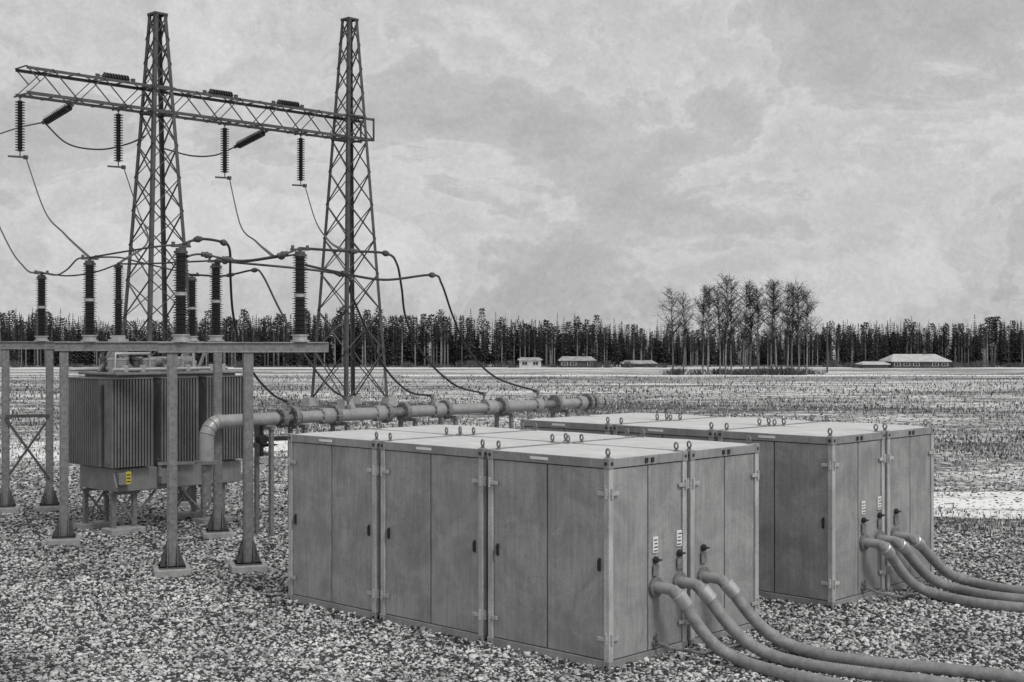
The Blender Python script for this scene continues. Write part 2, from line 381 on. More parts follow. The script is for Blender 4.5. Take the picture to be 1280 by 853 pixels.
# ------------------------------------------------------------------ cabinets
CW, CD, CH = 2.05, 1.585, 2.6            # width, depth, height
ZB, ZT = .151, CH-.113
def make_cabinet(name):
    r = empty(name, (0, 0, 0), RZ); w, d = CW/2, CD/2; ps = .085
    m = MB(); m.box(-w+.05, w-.05, -d+.05, d-.05, .06, CH-.03); m.build('core', 'dark', r)
    for z0, z1, nm in ((0.02, ZB, 'base_rail'), (ZT, CH, 'top_rail')):
        m = MB(); t = .07
        for y0, y1 in ((-d, -d+t), (d-t, d)): m.box(-w+ps, w-ps, y0+.004, y1-.004, z0, z1)
        for x0, x1 in ((-w, -w+t), (w-t, w)): m.box(x0+.004, x1-.004, -d+ps, d-ps, z0, z1)
        m.build(nm, 'frame', r, bevel=.006)
    for sx in (-1, 1):
        for sy in (-1, 1):
            m = MB(); x = sx*(w-ps/2); y = sy*(d-ps/2)
            m.cbox((x, y, (ZB+ZT)/2), (ps, ps, ZT-ZB)); po = m.build('corner_post', 'post', r, bevel=.008)
            for z0, z1 in ((0, ZB+.01), (ZT-.01, CH+.012)):
                m = MB(); m.cbox((x+sx*.003, y+sy*.003, (z0+z1)/2), (ps+.012, ps+.012, z1-z0)); cc = m.build('corner_casting', 'frame', r, bevel=.01)
                zc = (z0+z1)/2                                    # the oval holes of the casting
                MB().lathe([(.024, 0), (.024, .003)], (x, y+sy*(ps/2+.0095), zc), 12, (0, sy, 0)).build('casting_hole', 'black', cc)
                MB().lathe([(.024, 0), (.024, .003)], (x+sx*(ps/2+.0095), y, zc), 12, (sx, 0, 0)).build('casting_hole', 'black', cc)
            m = MB(); ex, ey = sx*(w-.1), sy*(d-.1)
            m.torus((ex, ey, CH+.075), .04, .0125, (.35, 1, 0)); m.lathe([(.03, 0), (.03, .02), (.014, .022), (.014, .04)], (ex, ey, CH+.004), 12)
            m.build('lifting_eye', 'steel', r, smooth=True)
            for z in (.42, 2.18):                                    # hinge clamps on both sides of the post
                m = MB(); m.cbox((x-sx*.06, sy*(d+.006), z), (.16, .022, .05)); m.cbox((x+sx*.0, sy*(d+.012), z), (.03, .03, .13))
                m.cbox((sx*(w+.006), y-sy*.06, z), (.022, .16, .05)); m.cbox((sx*(w+.012), y, z), (.03, .03, .13))
                m.build('hinge', 'post', r, bevel=.004)
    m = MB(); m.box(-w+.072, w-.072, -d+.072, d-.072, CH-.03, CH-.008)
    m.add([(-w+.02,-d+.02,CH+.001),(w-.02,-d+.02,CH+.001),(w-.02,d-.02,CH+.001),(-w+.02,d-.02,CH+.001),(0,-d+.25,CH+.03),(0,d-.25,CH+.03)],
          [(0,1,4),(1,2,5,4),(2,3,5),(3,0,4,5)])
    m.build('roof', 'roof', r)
    g = .011
    for sy, nm in ((-1, 'door'), (1, 'rear_panel')):
        for a, b in ((-w+ps+g, -g), (g, w-ps-g)):
            m = MB(); y0, y1 = sorted((sy*(d-.022), sy*(d-.05))); m.box(a, b, y0, y1, ZB+g, ZT-g); dr = m.build(nm, 'panel', r, bevel=.006)
            if sy < 0:
                hx = a+.07 if a < -.2 else b-.07
                m = MB(); m.cbox((hx, -d-.004, 1.31), (.022, .024, .12)); m.cbox((hx, -d+.014, 1.31), (.036, .016, .16)); m.build('handle', 'black', dr, bevel=.004)
    for sx in (-1, 1):
        for a, b in ((-d+ps+g, -g), (g, d-ps-g)):
            m = MB(); x0, x1 = sorted((sx*(w-.022), sx*(w-.05))); m.box(x0, x1, a, b, ZB+g, ZT-g); m.build('side_panel', 'panel', r, bevel=.006)
        for yy in (-.06, .06): MB().cbox((sx*(w+.003), yy, (ZT+CH)/2), (.02, .05, .06)).build('lifting_lug', 'black', r)
    m = MB(); m.cbox((-.12, -d+.002, (ZT+CH)/2+.004), (.3, .008, .035)); m.build('name_plate', 'white', r)
    return r
def place_bank(o0, rows, labels):
    """rows x 3 cabinets behind the bank's front right corner o0"""
    global CAB
    out = {}
    for i in range(3):
        for j in range(2):
            c = CAB if not out and not place_bank.used else copy_tree(CAB)
            place_bank.used = True
            p = o0 + EU*(CW/2 + i*2.145) + EV*(CD/2 + j*1.67)
            c.location = p; c.rotation_euler.z = RZ + random.uniform(-.002, .002)
            tag(c, labels[(i, j)], 'cabinet', 'grey equipment cabinets'); out[(i, j)] = c
    return out
place_bank.used = False
CAB = make_cabinet('equipment_cabinet')
bankA = place_bank(A0, 2, {
    (0,0): 'nearest grey steel cabinet at the front corner, with two hose outlets on its side',
    (1,0): 'grey two-door cabinet in the middle of the front row, between dark gaps',
    (2,0): 'grey two-door cabinet at the left end of the front row',
    (0,1): 'grey cabinet right behind the nearest corner one, with one hose outlet',
    (1,1): 'back row cabinet of the near bank, pale roof seen behind the middle front cabinet',
    (2,1): 'back row cabinet of the near bank, pale roof beside the bus pipe'})
bankB = place_bank(B0, 2, {
    (0,0): 'corner cabinet of the far bank, dark front door and two hose outlets',
    (1,0): 'far bank front row cabinet, second from its hose corner, mostly hidden',
    (2,0): 'far bank front row cabinet at the left end under the pipe end',
    (0,1): 'rearmost right cabinet of the far bank, standing beside the open field',
    (1,1): 'far bank back row cabinet, pale roof, behind the second front one',
    (2,1): 'far bank back row cabinet at the left end, only its roof showing'})
# valves, tags and drain on the hose sides
def valve(cab, y, z0, big=True):
    x = CW/2
    m = MB(); m.cbox((x+.004, y, z0+.09), (.02, .11, .14)); v = m.build('valve', 'steel', cab, bevel=.004)
    m = MB(); m.lathe([(.045, 0), (.045, .03), (.02, .035), (.02, .06)], (x-.01, y, z0+.22), 14, (1, 0, 0)); m.cbox((x+.055, y, z0+.22), (.015, .1, .022)); m.build('hand_wheel', 'black', v)
    if big:
        m = MB(); m.cbox((x-.008, y, z0+.41), (.016, .10, .2)); t = m.build('tag_plate', 'white', cab)
        for q in range(4): MB().cbox((x+.002, y+random.uniform(-.01, .01), z0+.335+.045*q), (.005, random.uniform(.05, .08), .014)).build('tag_mark', 'black', t)
for bank in (bankA, bankB):
    valve(bank[(0,0)], .13, 1.06); valve(bank[(0,0)], .63, 1.09); valve(bank[(0,1)], -.51, 1.1, False)
    c = bank[(0,0)]; x = CW/2
    m = MB(); m.tube([(x-.03, .12, .24), (x+.12, .12, .24), (x+.2, .16, .2), (x+.3, .7, .06), (x+.32, 1.5, .04)], .022, 8)
    m.lathe([(.05, 0), (.05, .03), (.03, .03), (.03, .07)], (x-.014, .12, .24), 12, (1, 0, 0)); m.cbox((x+.04, .12, .32), (.03, .06, .1)); m.build('drain_pipe', 'steel', c, smooth=True)

# ------------------------------------------------------------------ hoses
def hose(o0, v, zo, run, label):
    p = o0 + EV*v + Vector((0, 0, zo)); nrm = -EU
    r = empty('corrugated_hose', (p.x, p.y, 0)); q = Vector((p.x, p.y, 0))
    L = lambda P: [Vector(a)-q for a in P]
    m = MB(); m.lathe([(.13, -.012), (.13, .02), (.1, .022)], p-q, 20, nrm); m.build('outlet_flange', 'steel', r, smooth=True)
    neck = [p, p+nrm*.12, p+nrm*.24+Vector((0,0,-.005)), p+nrm*.33+Vector((0,0,-.05))]
    m = MB(); m.tube(L(neck), .072, 16); m.build('neck', 'pipe', r, smooth=True)
    a = neck[-1]
    pts = [p+nrm*.26+Vector((0,0,-.012)), a] + [Vector(w) for w in run]
    sp = spline(pts, 14)
    # bellows: radius ripples along the hose
    P = np.array([tuple(p_) for p_ in sp])
    for _ in range(6):
        dl = np.r_[0, np.cumsum(np.linalg.norm(np.diff(P, axis=0), axis=1))]; nn = int(dl[-1]/.022)
        P = np.stack([np.interp(np.linspace(0, dl[-1], nn), dl, P[:, k]) for k in range(3)], 1)
        for _ in range(55):
            P[8:-1] = P[8:-1]*.5+(P[7:-2]+P[9:])*.25
        P[:, 2] = np.maximum(P[:, 2], .075)
    fine = [Vector(p_) for p_ in P]
    m = MB(); m.tube(L(fine), [.078+(.0035 if i % 2 else -.0035)+.003*math.sin(i*.05+v*9) for i in range(len(fine))], 18); m.build('hose_body', 'hose', r, smooth=True)
    for f0 in (.02,):
        i = 0; d = (fine[12]-fine[4]).normalized()
        m = MB(); m.lathe([(.085, -.1), (.096, -.09), (.096, .09), (.085, .1)], fine[i+8]-q, 18, d); m.build('collar', 'alu', r, smooth=True)
    tag(r, label, 'hose', 'thick hoses from the cabinets'); return r
g = .08
def G(px, py, z=g):
    Y = F*(H-z)/(py-HY); return Vector(((px-CX)/F*Y, Y, z))
def mid(p, a, t, z): q = p.lerp(a, t); return Vector((q.x, q.y, z))
def run(o0, v, zo, gpts, zs=((.14, .80), (.34, .55), (.58, .29), (.8, .14))):
    st = o0 + EV*v - EU*.30; e = gpts[0]
    return [mid(st, e, t, z) for t, z in zs] + gpts
zo = .94
for (v, gp, lab) in ((.93, [G(912,822), G(975,842), G(1050,858), G(1130,880)], 'lower thick grey hose from the nearest cabinet, leftmost of the near three'),
                     (1.43, [G(955,818), G(1010,832), G(1090,843), G(1200,858)], 'middle thick grey hose of the near three, falling beside the dark gap'),
                     (1.96, [G(985,808), G(1040,822), G(1110,830), G(1230,842), G(1330,858)], 'thick grey hose from the second cabinet, topmost of the near three')):
    hose(A0, v, zo, run(A0, v, zo, gp), lab)
for (v, gp, lab) in ((.95, [G(1160,741), G(1205,752), G(1250,758), G(1340,764)], 'front hose of the three bent down from the far bank'),
                     (1.43, [G(1185,733), G(1225,743), G(1260,748), G(1345,754)], 'middle hose of the three bent down from the far bank'),
                     (1.93, [G(1208,725), G(1240,734), G(1275,739), G(1350,744)], 'rear hose of the three bent down from the far bank')):
    hose(B0, v, zo, run(B0, v, zo, gp), lab)

# ------------------------------------------------------------------ bus pipe behind the cabinets
PO = Vector((-5.9, 27.2, 0)); ZP = 2.39; PR = .135
r = empty('bus_pipe', PO, RZ); T = lambda px: along(px, PO, EV)
tEnd = T(742)
cuts = [(262,'pipe',1.),(345,'steel',.72),(374,'pipe',.95),(408,'steel',.7),(424,'pipe',1.02),(474,'steel',.85),(510,'pipe',.98),(540,'steel',.8),(560,'pipe',.9),(608,'steel',1.05),(628,'pipe',1.02),(668,'steel',.78),(696,'pipe',.86),(724,'steel',.75)]
for (pa, mt, k), pb in zip(cuts, [c[0] for c in cuts[1:]]+[742]):
    ya, yb = max(0, T(pa)), T(pb); n = max(2, int((yb-ya)/.12)); m = MB()
    m.lathe([(PR*k*(1 if mt == 'pipe' or q % 2 else .88), ya+(yb-ya)*q/n) for q in range(n+1)], (0, 0, ZP), 20, (0, 1, 0)); m.build('pipe_section', mt, r, smooth=True)
_R = Matrix.Rotation(-RZ, 3, 'Z'); gl = _R @ Vector((.955, .297, 0)).normalized()
m = MB(); e0 = Vector((0, -.32, 1.585)); m.bar(e0-gl*.95, e0+gl*.3, .12, .05); m.bar(e0-gl*.9, e0-gl*.9+Vector((0,0,-.25)), .05); m.build('bracket', 'steel', r)
tv = T(327); m = MB(); m.bar((0, tv, ZP-.1), (0, tv, 1.62), .06); m.bar((0, tv, 1.98), (.2, tv+.65, 1.98), .09); m.lathe([(.02, -.1), (.1, -.09), (.1, .09), (.02, .1)], (0, tv, 1.98), 12, (1, 0, 0)); m.build('drain_valve', 'black', r)
m = MB(); el = [(0, .02, ZP)] + [(0, -.32*math.sin(a)-.0, ZP-.32+.32*math.cos(a)) for a in np.linspace(0, PI/2, 9)] + [(0, -.32, 1.62)]
m.tube(el, PR*1.12, 20)
for a in (.25, .6, .95, 1.3): 
    c = Vector((0, -.32*math.sin(a), ZP-.32+.32*math.cos(a))); m.torus(c, PR*1.13, .014, (0, -math.cos(a), -math.sin(a)), 20, 6)
m.build('elbow', 'pipe', r, smooth=True)
m = MB(); m.lathe([(.24, 1.56), (.24, 1.62), (PR*1.15, 1.63)], (0, -.32, 0), 20); m.lathe([(.1, .8), (.1, 1.56)], (0, -.32, 0), 14); m.build('terminal_flange', 'steel', r, smooth=True)
for px, wd, rr in ((352,.06,.2),(366,.05,.24),(408,.16,.17),(418,.05,.23),(474,.14,.175),(482,.05,.23),(505,.06,.22),(547,.16,.17),(556,.05,.23),(612,.16,.175),(626,.06,.24),(671,.10,.18),(694,.05,.24),(726,.12,.17),(734,.05,.24),(741,.05,.2)):
    t = T(px); m = MB(); m.lathe([(rr, -wd), (rr, wd)], (0, t, ZP), 20, (0, 1, 0))
    for k in range(8):
        a = k*PI/4; m.lathe([(.02, -wd-.03), (.02, wd+.03)], (math.cos(a)*rr*.86, t, ZP+math.sin(a)*rr*.86), 6, (0, 1, 0))
    m.build('flange', 'steel' if rr > .18 else 'pipe', r)
for px in (330, 372, 425, 510, 560, 630, 700):
    t = T(px); m = MB()
    for sx in (-.25, .25): m.box(sx-.04, sx+.04, t-.04, t+.04, 0, ZP-.2)
    m.box(-.33, .33, t-.05, t+.05, ZP-.21, ZP-PR-.003); m.box(-.3, .3, t-.03, t+.03, ZP-.75, ZP-.68); m.build('pipe_stand', 'steel', r)
TERM = []
for px in (360, 435, 540, 605, 672):
    t = T(px); m = MB(); m.lathe([(.07, PR*.9), (.07, .2), (.03, .21), (.03, .3), (.06, .31), (.06, .38), (.02, .39)], (0, t, ZP), 14)
    m.cbox((-.05, t, ZP+.345), (.2, .05, .06)); m.build('cable_terminal', 'steel', r, smooth=True)
    TERM.append(PO + EV*t + Vector((0, 0, ZP+.345)))
tag(r, 'long flanged grey bus pipe with elbow running behind the cabinets', 'pipe')

# ------------------------------------------------------------------ support gantries and surge arresters
GD = Vector((.955, .297, 0)).normalized(); GRZ = math.atan2(GD.y, GD.x)
def gantry(label, o, posts, x0, x1, brace=None, bz=(3.82, 4.0)):
    r = empty('support_gantry', (o.x, o.y, 0), GRZ)
    m = MB(); w = .16                                                # C-channel pair beam
    m.box(x0, x1, -w/2, -w/2+.05, *bz); m.box(x0, x1, w/2-.05, w/2, *bz); m.box(x0+.01, x1-.01, -w/2-.035, w/2+.035, bz[1]-.02, bz[1]+.003); m.box(x0+.01, x1-.01, -w/2-.035, w/2+.035, bz[0]-.003, bz[0]+.02)
    m.build('beam', 'steel', r, bevel=.006)
    for x in posts:
        m = MB(); h = .085
        m.box(x-h, x+h, -h, -h+.02, .15, bz[0]-.004); m.box(x-h, x+h, h-.02, h, .15, bz[0]-.004); m.box(x-.012, x+.012, -h+.02, h-.02, .15, bz[0]-.004)
        m.box(x-.06, x+.06, -h-.015, -h+.001, .15, bz[0]-.2)
        p = m.build('post', 'steel', r)
        m = MB(); m.box(x-.22, x+.22, -.22, .22, .125, .155)
        for q in (-.085, .085):
            for sg in (-1, 1):
                for P3 in ([(x+sg*.086, q-.008), (x+sg*.2, q-.008)], [(x+q-.008, sg*.086), (x+q-.008, sg*.2)]):
                    (ax, ay), (bx, by) = P3; tx, ty = (0, .016) if ay == by else (.016, 0)
                    m.add([(ax, ay, .155), (bx, by, .155), (bx, by, .2), (ax, ay, .55), (ax+tx, ay+ty, .155), (bx+tx, by+ty, .155), (bx+tx, by+ty, .2), (ax+tx, ay+ty, .55)],
                          [(0,1,2,3), (7,6,5,4), (0,4,5,1), (1,5,6,2), (2,6,7,3), (3,7,4,0)]); m.build('base_plate', 'steel', p)
        m = MB(); m.box(x-.31, x+.31, -.31, .31, -.1, .125); m.build('footing', 'concrete', r, bevel=.02)
    if brace:
        a, b = brace; m = MB(); m.bar((a, -.1, 2.25), (b, -.1, 2.25), .07, .07)
        m.bar((a, -.1, 2.2), (b, -.1, .75), .055); m.bar((a, -.05, .75), (b, -.05, 2.2), .055); m.build('cross_brace', 'lattice', r)
    tag(r, label, 'gantry', 'steel support gantries'); return r
def P2(px, Y): return Vector(((px-CX)/F*Y, Y, 0))
oA = P2(215, 23.2); oB = P2(80, 26.7); oC = P2(7, 31.6)
dx = lambda o, px: along(px, o, GD)
gantry('front steel gantry beside the cabinets, tall posts on concrete blocks', oA, [0, dx(oA, 310)], dx(oA, 197), dx(oA, 410))
gantry('middle steel gantry whose posts stand right before the transformer', oB, [0, dx(oB, 272)], dx(oB, 68), dx(oB, 290))
gantry('rear steel gantry at the left edge with cross braced posts', oC, [0, dx(oC, 62), dx(oC, 232)], dx(oC, -30), dx(oC, 255), brace=(0, dx(oC, 62)))
def shed_profile(z0, z1, core, big, n):
    pr = [(core, z0)]; p = (z1-z0)/n
    for i in range(n):
        z = z0+i*p; R = big if i % 2 == 0 else big*.86
        pr += [(core, z+p*.15), (R, z+p*.28), (R, z+p*.42), (core, z+p*.8)]
    pr.append((core, z1)); return pr
def make_arrester():
    r = empty('surge_arrester', (0, 0, 0))
    m = MB(); m.lathe([(.17, 0), (.17, .03), (.13, .035), (.13, .1), (.16, .11), (.16, .13)], (0,0,.004), 18); m.build('base', 'alu', r, smooth=True)
    m = MB(); m.lathe(shed_profile(.135, .80, .085, .15, 15), n=18); m.build('insulator_stack', 'porcelain', r, smooth=True)
    m = MB(); m.lathe([(.09, .8), (.11, .805), (.11, .865), (.09, .87)], n=18); m.build('joint_ring', 'alu', r, smooth=True)
    m = MB(); m.lathe(shed_profile(.87, 1.53, .08, .14, 15), n=18); m.build('insulator_stack', 'porcelain', r, smooth=True)
    m = MB(); m.lathe([(.12, 1.53), (.12, 1.57), (.09, 1.58), (.09, 1.62), (.03, 1.625), (.03, 1.70)], n=18); m.cbox((0, 0, 1.655), (.34, .06, .035)); m.cbox((-.13, 0, 1.69), (.05, .08, .08)); m.cbox((.13, 0, 1.69), (.05, .08, .08)); m.build('top_terminal', 'lattice', r, smooth=True)
    return r
AR = make_arrester(); ARTOP = {}
for i, (key, o, px, sc, lab) in enumerate((
    (225, oA, 226, 1., 'tallest dark ribbed arrester, at the left end of the front gantry beam'),
    (375, oA, 375, .99, 'dark ribbed arrester alone at the right end of the front gantry beam'),
    (112, oB, 112, 1., 'dark ribbed arrester on the middle gantry, left of the lattice tower'),
    (270, oB, 270, .99, 'dark ribbed arrester on the middle gantry, right of the lattice tower'),
    (52, oC, 52, .97, 'leftmost dark ribbed arrester, standing on the rear gantry'),
    (240, oC, 240, .97, 'short dark ribbed arrester peeking between two taller ones, on the rear gantry'))):
    a = AR if i == 0 else copy_tree(AR)
    p = o + GD*dx(o, px); a.location = (p.x, p.y, 4.004); a.rotation_euler.z = GRZ+random.uniform(-.3, .3); a.scale = (1, 1, sc)
    tag(a, lab, 'arrester', 'ribbed surge arresters'); ARTOP[key] = Vector((p.x, p.y, 4.004+1.68*sc))

# ------------------------------------------------------------------ transformer
TO = Vector((-8.21, 27.5, 0)); tr = empty('power_transformer', TO, RZ)  # local: x<0 towards EU, y along EV
TL, TW, z0, z1 = 3.4, 1.97, 1.41, 3.22
m = MB(); m.box(-TW+.3, -.32, .35, TL-.12, .86, 3.3); m.box(-TW+.18, -.2, .25, TL-.02, 3.3, 3.36); m.box(-TW+.2, -.2, .28, TL-.05, .88, 1.36); m.build('tank', 'tank', tr, bevel=.02)
def radiator(y0, y1, x0, x1, axis, n, nm='radiator'):
    m = MB()
    if axis == 'y':
        p = (y1-y0)/n
        for i in range(n):
            yy = y0+(i+.5)*p; m.box(x0, x1, yy-p*.30, yy+p*.30, z0, z1)
        for zz in (z0+.09, z1-.09): m.tube([((x0+x1)/2, y0, zz), ((x0+x1)/2, y1, zz)], .05, 10)
        m.box(x0-.01, x1+.01, y0, y1, z1+.002, z1+.03)
    else:
        p = (x1-x0)/n
        for i in range(n):
            xx = x0+(i+.5)*p; m.box(xx-p*.30, xx+p*.30, y0, y1, z0, z1)
        m.box(x0, x1, y0-.01, y1+.01, z1+.002, z1+.03)
        for zz in (z0+.09, z1-.09): m.tube([(x0, (y0+y1)/2, zz), (x1, (y0+y1)/2, zz)], .05, 10)
    m.build(nm, 'radiator', tr, bevel=.006)
radiator(.02, 1.0, -.30, 0, 'y', 14); radiator(1.18, 2.1, -.30, 0, 'y', 13); radiator(2.3, 3.3, -.30, 0, 'y', 14)
radiator(0.0, .30, -TW, -.42, 'x', 20)
radiator(.4, 1.4, -TW-.05, -TW+.25, 'y', 14); radiator(1.6, 3.0, -TW-.05, -TW+.25, 'y', 20)
for x, y in ((-.42, .55), (-.42, 2.75), (-TW+.42, .55), (-TW+.42, 2.75)):
    m = MB(); m.box(x-.045, x+.045, y-.29, y-.2, .12, .86); m.box(x-.045, x+.045, y+.2, y+.29, .12, .86); m.bar((x-.02, y-.24, .2), (x-.02, y+.24, .8), .035); m.bar((x+.02, y+.24, .2), (x+.02, y-.24, .8), .035); m.box(x-.07, x+.07, y-.34, y+.34, .81, .858); lg = m.build('leg', 'steel', tr)
    m = MB(); m.box(x-.22, x+.22, y-.4, y+.4, -.1, .12); m.build('footing', 'concrete', tr, bevel=.02)
m = MB(); m.bar((-.42, .78, .25), (-.42, 1.3, .84), .04); m.bar((-.42, 2.5, .25), (-.42, 1.9, .84), .04); m.build('cable_support', 'steel', tr)
m = MB(); m.lathe([(.02, -.75), (.12, -.73), (.12, .73), (.02, .75)], (-TW+.45, 2.2, 3.55), 18, (0, 1, 0))
for yy in (1.8, 2.6): m.box(-TW+.4, -TW+.5, yy-.05, yy+.05, 3.36, 3.46)
m.build('conservator', 'tank', tr, smooth=True)
rq = random.Random(21)
for q in range(13):
    xx, yy = rq.uniform(-1.35, -.3), rq.uniform(.35, 2.95); hh = rq.uniform(.12, .42); rr = rq.uniform(.03, .07)
    m = MB(); m.lathe([(rr*1.5, 3.362), (rr*1.5, 3.39), (rr, 3.395), (rr, 3.36+hh*.6), (rr*1.3, 3.36+hh*.62), (rr*1.3, 3.36+hh*.75), (rr*.5, 3.36+hh*.77), (rr*.5, 3.36+hh)], (xx, yy, 0), 12); m.build('valve_stub', 'alu' if q % 2 else 'lattice', tr, smooth=True)
for pa, pb in (((-.5, .9, 3.36), (-.7, .55, 3.82)), ((-.5, 2.4, 3.36), (-.7, 2.75, 3.82)), ((-1.0, .3, 3.36), (-1.2, .7, 3.8))): MB().bar(pa, pb, .05).build('top_strut', 'steel', tr)
m = MB(); m.tube([(-.25, .2, 3.42), (-.25, 3.0, 3.42)], .04, 10); m.tube([(-.5, .4, 3.4), (-.5, .4, 3.75), (-.5, 1.2, 3.75), (-.5, 1.2, 3.36)], .035, 8)
m.tube([(-.35, 2.2, 3.36), (-.35, 2.2, 3.8), (-.8, 2.4, 3.85)], .03, 8); m.tube([(-TW+.1, .1, 3.40), (-TW+.1, 3.0, 3.40)], .04, 8)
for yy in (.5, .9, 1.5, 2.0, 2.6, 2.9): m.lathe([(.07, 3.37), (.07, 3.50), (.045, 3.51)], (-.27, yy, 0), 10)
m.build('oil_pipework', 'alu', tr, smooth=True)
for yy in (.6, 1.25, 1.9):
    m = MB(); m.lathe([(.2, 3.355), (.2, 3.6), (.23, 3.61), (.23, 3.65), (.17, 3.66)], (-.72, yy, 0), 18)
    for k in range(5): m.lathe([(.23, 3.42+k*.04), (.23, 3.435+k*.04)], (-.72, yy, 0), 18)
    m.build('turret', 'alu', tr, smooth=True)
for yy in (1.25, 1.9):
    m = MB(); m.lathe(shed_profile(3.66, 4.0, .05, .1, 8), (-.72, yy, 0), 14); m.build('low_bushing', 'porcelain', tr, smooth=True)
m = MB(); m.box(-.199, .0, .2, .5, 1.05, 1.3); m.build('junction_box', 'tank', tr, bevel=.01)
m = MB(); m.box(-.199, -.0, 1.2, 1.5, 1.0, 1.32); m.build('junction_box', 'tank', tr, bevel=.01)
m = MB(); m.bar((-.15, .15, 1.3), (-.02, .15, 1.0), .04); m.build('conduit', 'tank', tr)
# the bushing the photo shows alone behind the left part of the tank
m = MB(); bp = P2(148, 29.2) - TO; M3 = Matrix.Rotation(-RZ, 3, 'Z'); bl = M3 @ bp
m.lathe([(.19, 3.36), (.19, 3.92), (.22, 3.93), (.22, 4.05), (.15, 4.06), (.15, 4.14)], (bl.x, bl.y, 0), 18)
for k in range(7): m.lathe([(.23, 3.5+k*.05), (.23, 3.52+k*.05)], (bl.x, bl.y, 0), 18)
m.build('turret', 'alu', tr, smooth=True)
m = MB(); m.lathe(shed_profile(4.14, 4.86, .07, .13, 15), (bl.x, bl.y, 0), 18); m.lathe([(.09, 4.84), (.09, 4.9)], (bl.x, bl.y, 0), 14); m.lathe(shed_profile(4.9, 5.6, .06, .12, 15), (bl.x, bl.y, 0), 18); m.lathe([(.1, 5.6), (.1, 5.66), (.03, 5.67), (.03, 5.72)], (bl.x, bl.y, 0), 14); m.build('high_bushing', 'porcelain', tr, smooth=True)
ARTOP[148] = P2(148, 29.2) + Vector((0, 0, 5.69))
m = MB(); m.box(-.03, .008, .36, .47, 1.06, 1.32); sg = m.build('warning_sign', 'yellow', tr)
m = MB()
for q in range(3): m.box(.008, .011, .375, .455, 1.1+q*.07, 1.125+q*.07)
m.build('sign_marks', 'black', sg)
tag(tr, 'grey power transformer with ribbed radiators standing on short braced legs', 'transformer')

# ------------------------------------------------------------------ lattice towers and crossbeam
def tower(o, h, hw0, hw1, levels, label):
    r = empty('lattice_tower', (o.x, o.y, 0), RZ)
    zz = levels; hw = lambda z: hw0+(hw1-hw0)*z/h
    for sx in (-1, 1):
        for sy in (-1, 1):
            m = MB(); m.angle((sx*hw(0), sy*hw(0), 0), (sx*hw(h), sy*hw(h), h), .2, .035, (-sx, 0, 0), (0, -sy, 0)); lg = m.build('leg', 'lattice', r)
            m = MB(); m.frustum((sx*hw0, sy*hw0), .9, .6, -.2, .5); m.build('footing', 'concrete', r)
    for f in range(4):
        m = MB()
        def P(s, z):
            a = hw(z)-.012*(f % 2); return ((s*a, -a, z), (a, s*a, z), (-s*a, a, z), (-a, -s*a, z))[f]
        for a, b in zip(zz[:-1], zz[1:]):
            m.bar(P(-1, a), P(1, b), .09, .03, roll=0); m.bar(P(1, a), P(-1, b), .09, .03, roll=0)
        for z in (BZ0, BZ1, h-.05): m.bar(P(-1, z), P(1, z), .1)
        m.build('bracing', 'lattice', r)
    m = MB(); w1 = hw(h)                                                # ladder pegs and peak cap
    m.box(-w1-.05, w1+.05, -w1-.05, w1+.05, h-.04, h); m.build('peak_plate', 'lattice', r)
    tag(r, label, 'tower', 'lattice towers'); return r
BZ0, BZ1 = 16.35, 17.75
BO = Vector((-24.7, 67.7, 0)); BD = Vector((.696, .718, 0)).normalized()
tL = along(197, BO, BD); tR = along(437, BO, BD)
def lv(h, n0, n1):
    z = [0.3]; 
    a = np.linspace(0, 1, n0+1)**.85*(BZ0-.3)+.3; b = np.linspace(BZ1, h-.1, n1+1)
    return list(a)+list(b)
oL = BO+BD*tL; oR = BO+BD*tR
tower(oL, 21.8, 1.62, .36, lv(21.8, 8, 3), 'left lattice tower rising behind the transformer')
tower(oR, 23.8, 1.72, .36, lv(23.8, 7, 4), 'right lattice tower whose feet stand out in the open field')
BL = along(459, BO, BD)
bm_ = empty('lattice_crossbeam', (BO.x, BO.y, 0), math.atan2(BD.y, BD.x)); hwb = .62
for sy in (-1, 1):
    for z in (BZ0, BZ1):
        m = MB(); m.angle((0, sy*hwb, z), (BL, sy*hwb, z), .15, .03, (0, -sy, 0), (0, 0, 1 if z == BZ0 else -1)); m.build('chord', 'lattice', bm_)
    m = MB(); n = 16; p = BL/n
    for i in range(n):
        a, b = (BZ0, BZ1) if i % 2 == 0 else (BZ1, BZ0)
        m.bar((i*p, sy*hwb, a), ((i+1)*p, sy*hwb, b), .09, .03)
    m.bar((n*p, sy*hwb, BZ0), (n*p, sy*hwb, BZ1), .09); m.bar((0, sy*hwb, BZ1), (p*.5, sy*hwb, (BZ0+BZ1)/2), .09, .03)
    m.build('web', 'lattice', bm_)
for z in (BZ0, BZ1):
    m = MB()
    for i in range(n):
        s = 1 if i % 2 == 0 else -1
        m.bar((i*p, -s*hwb, z), ((i+1)*p, s*hwb, z), .07, .03); m.bar((i*p, -hwb, z), (i*p, hwb, z), .06)
    m.build('flat_lacing', 'lattice', bm_)
tag(bm_, 'long lattice steel crossbeam carried by the two towers', 'crossbeam')

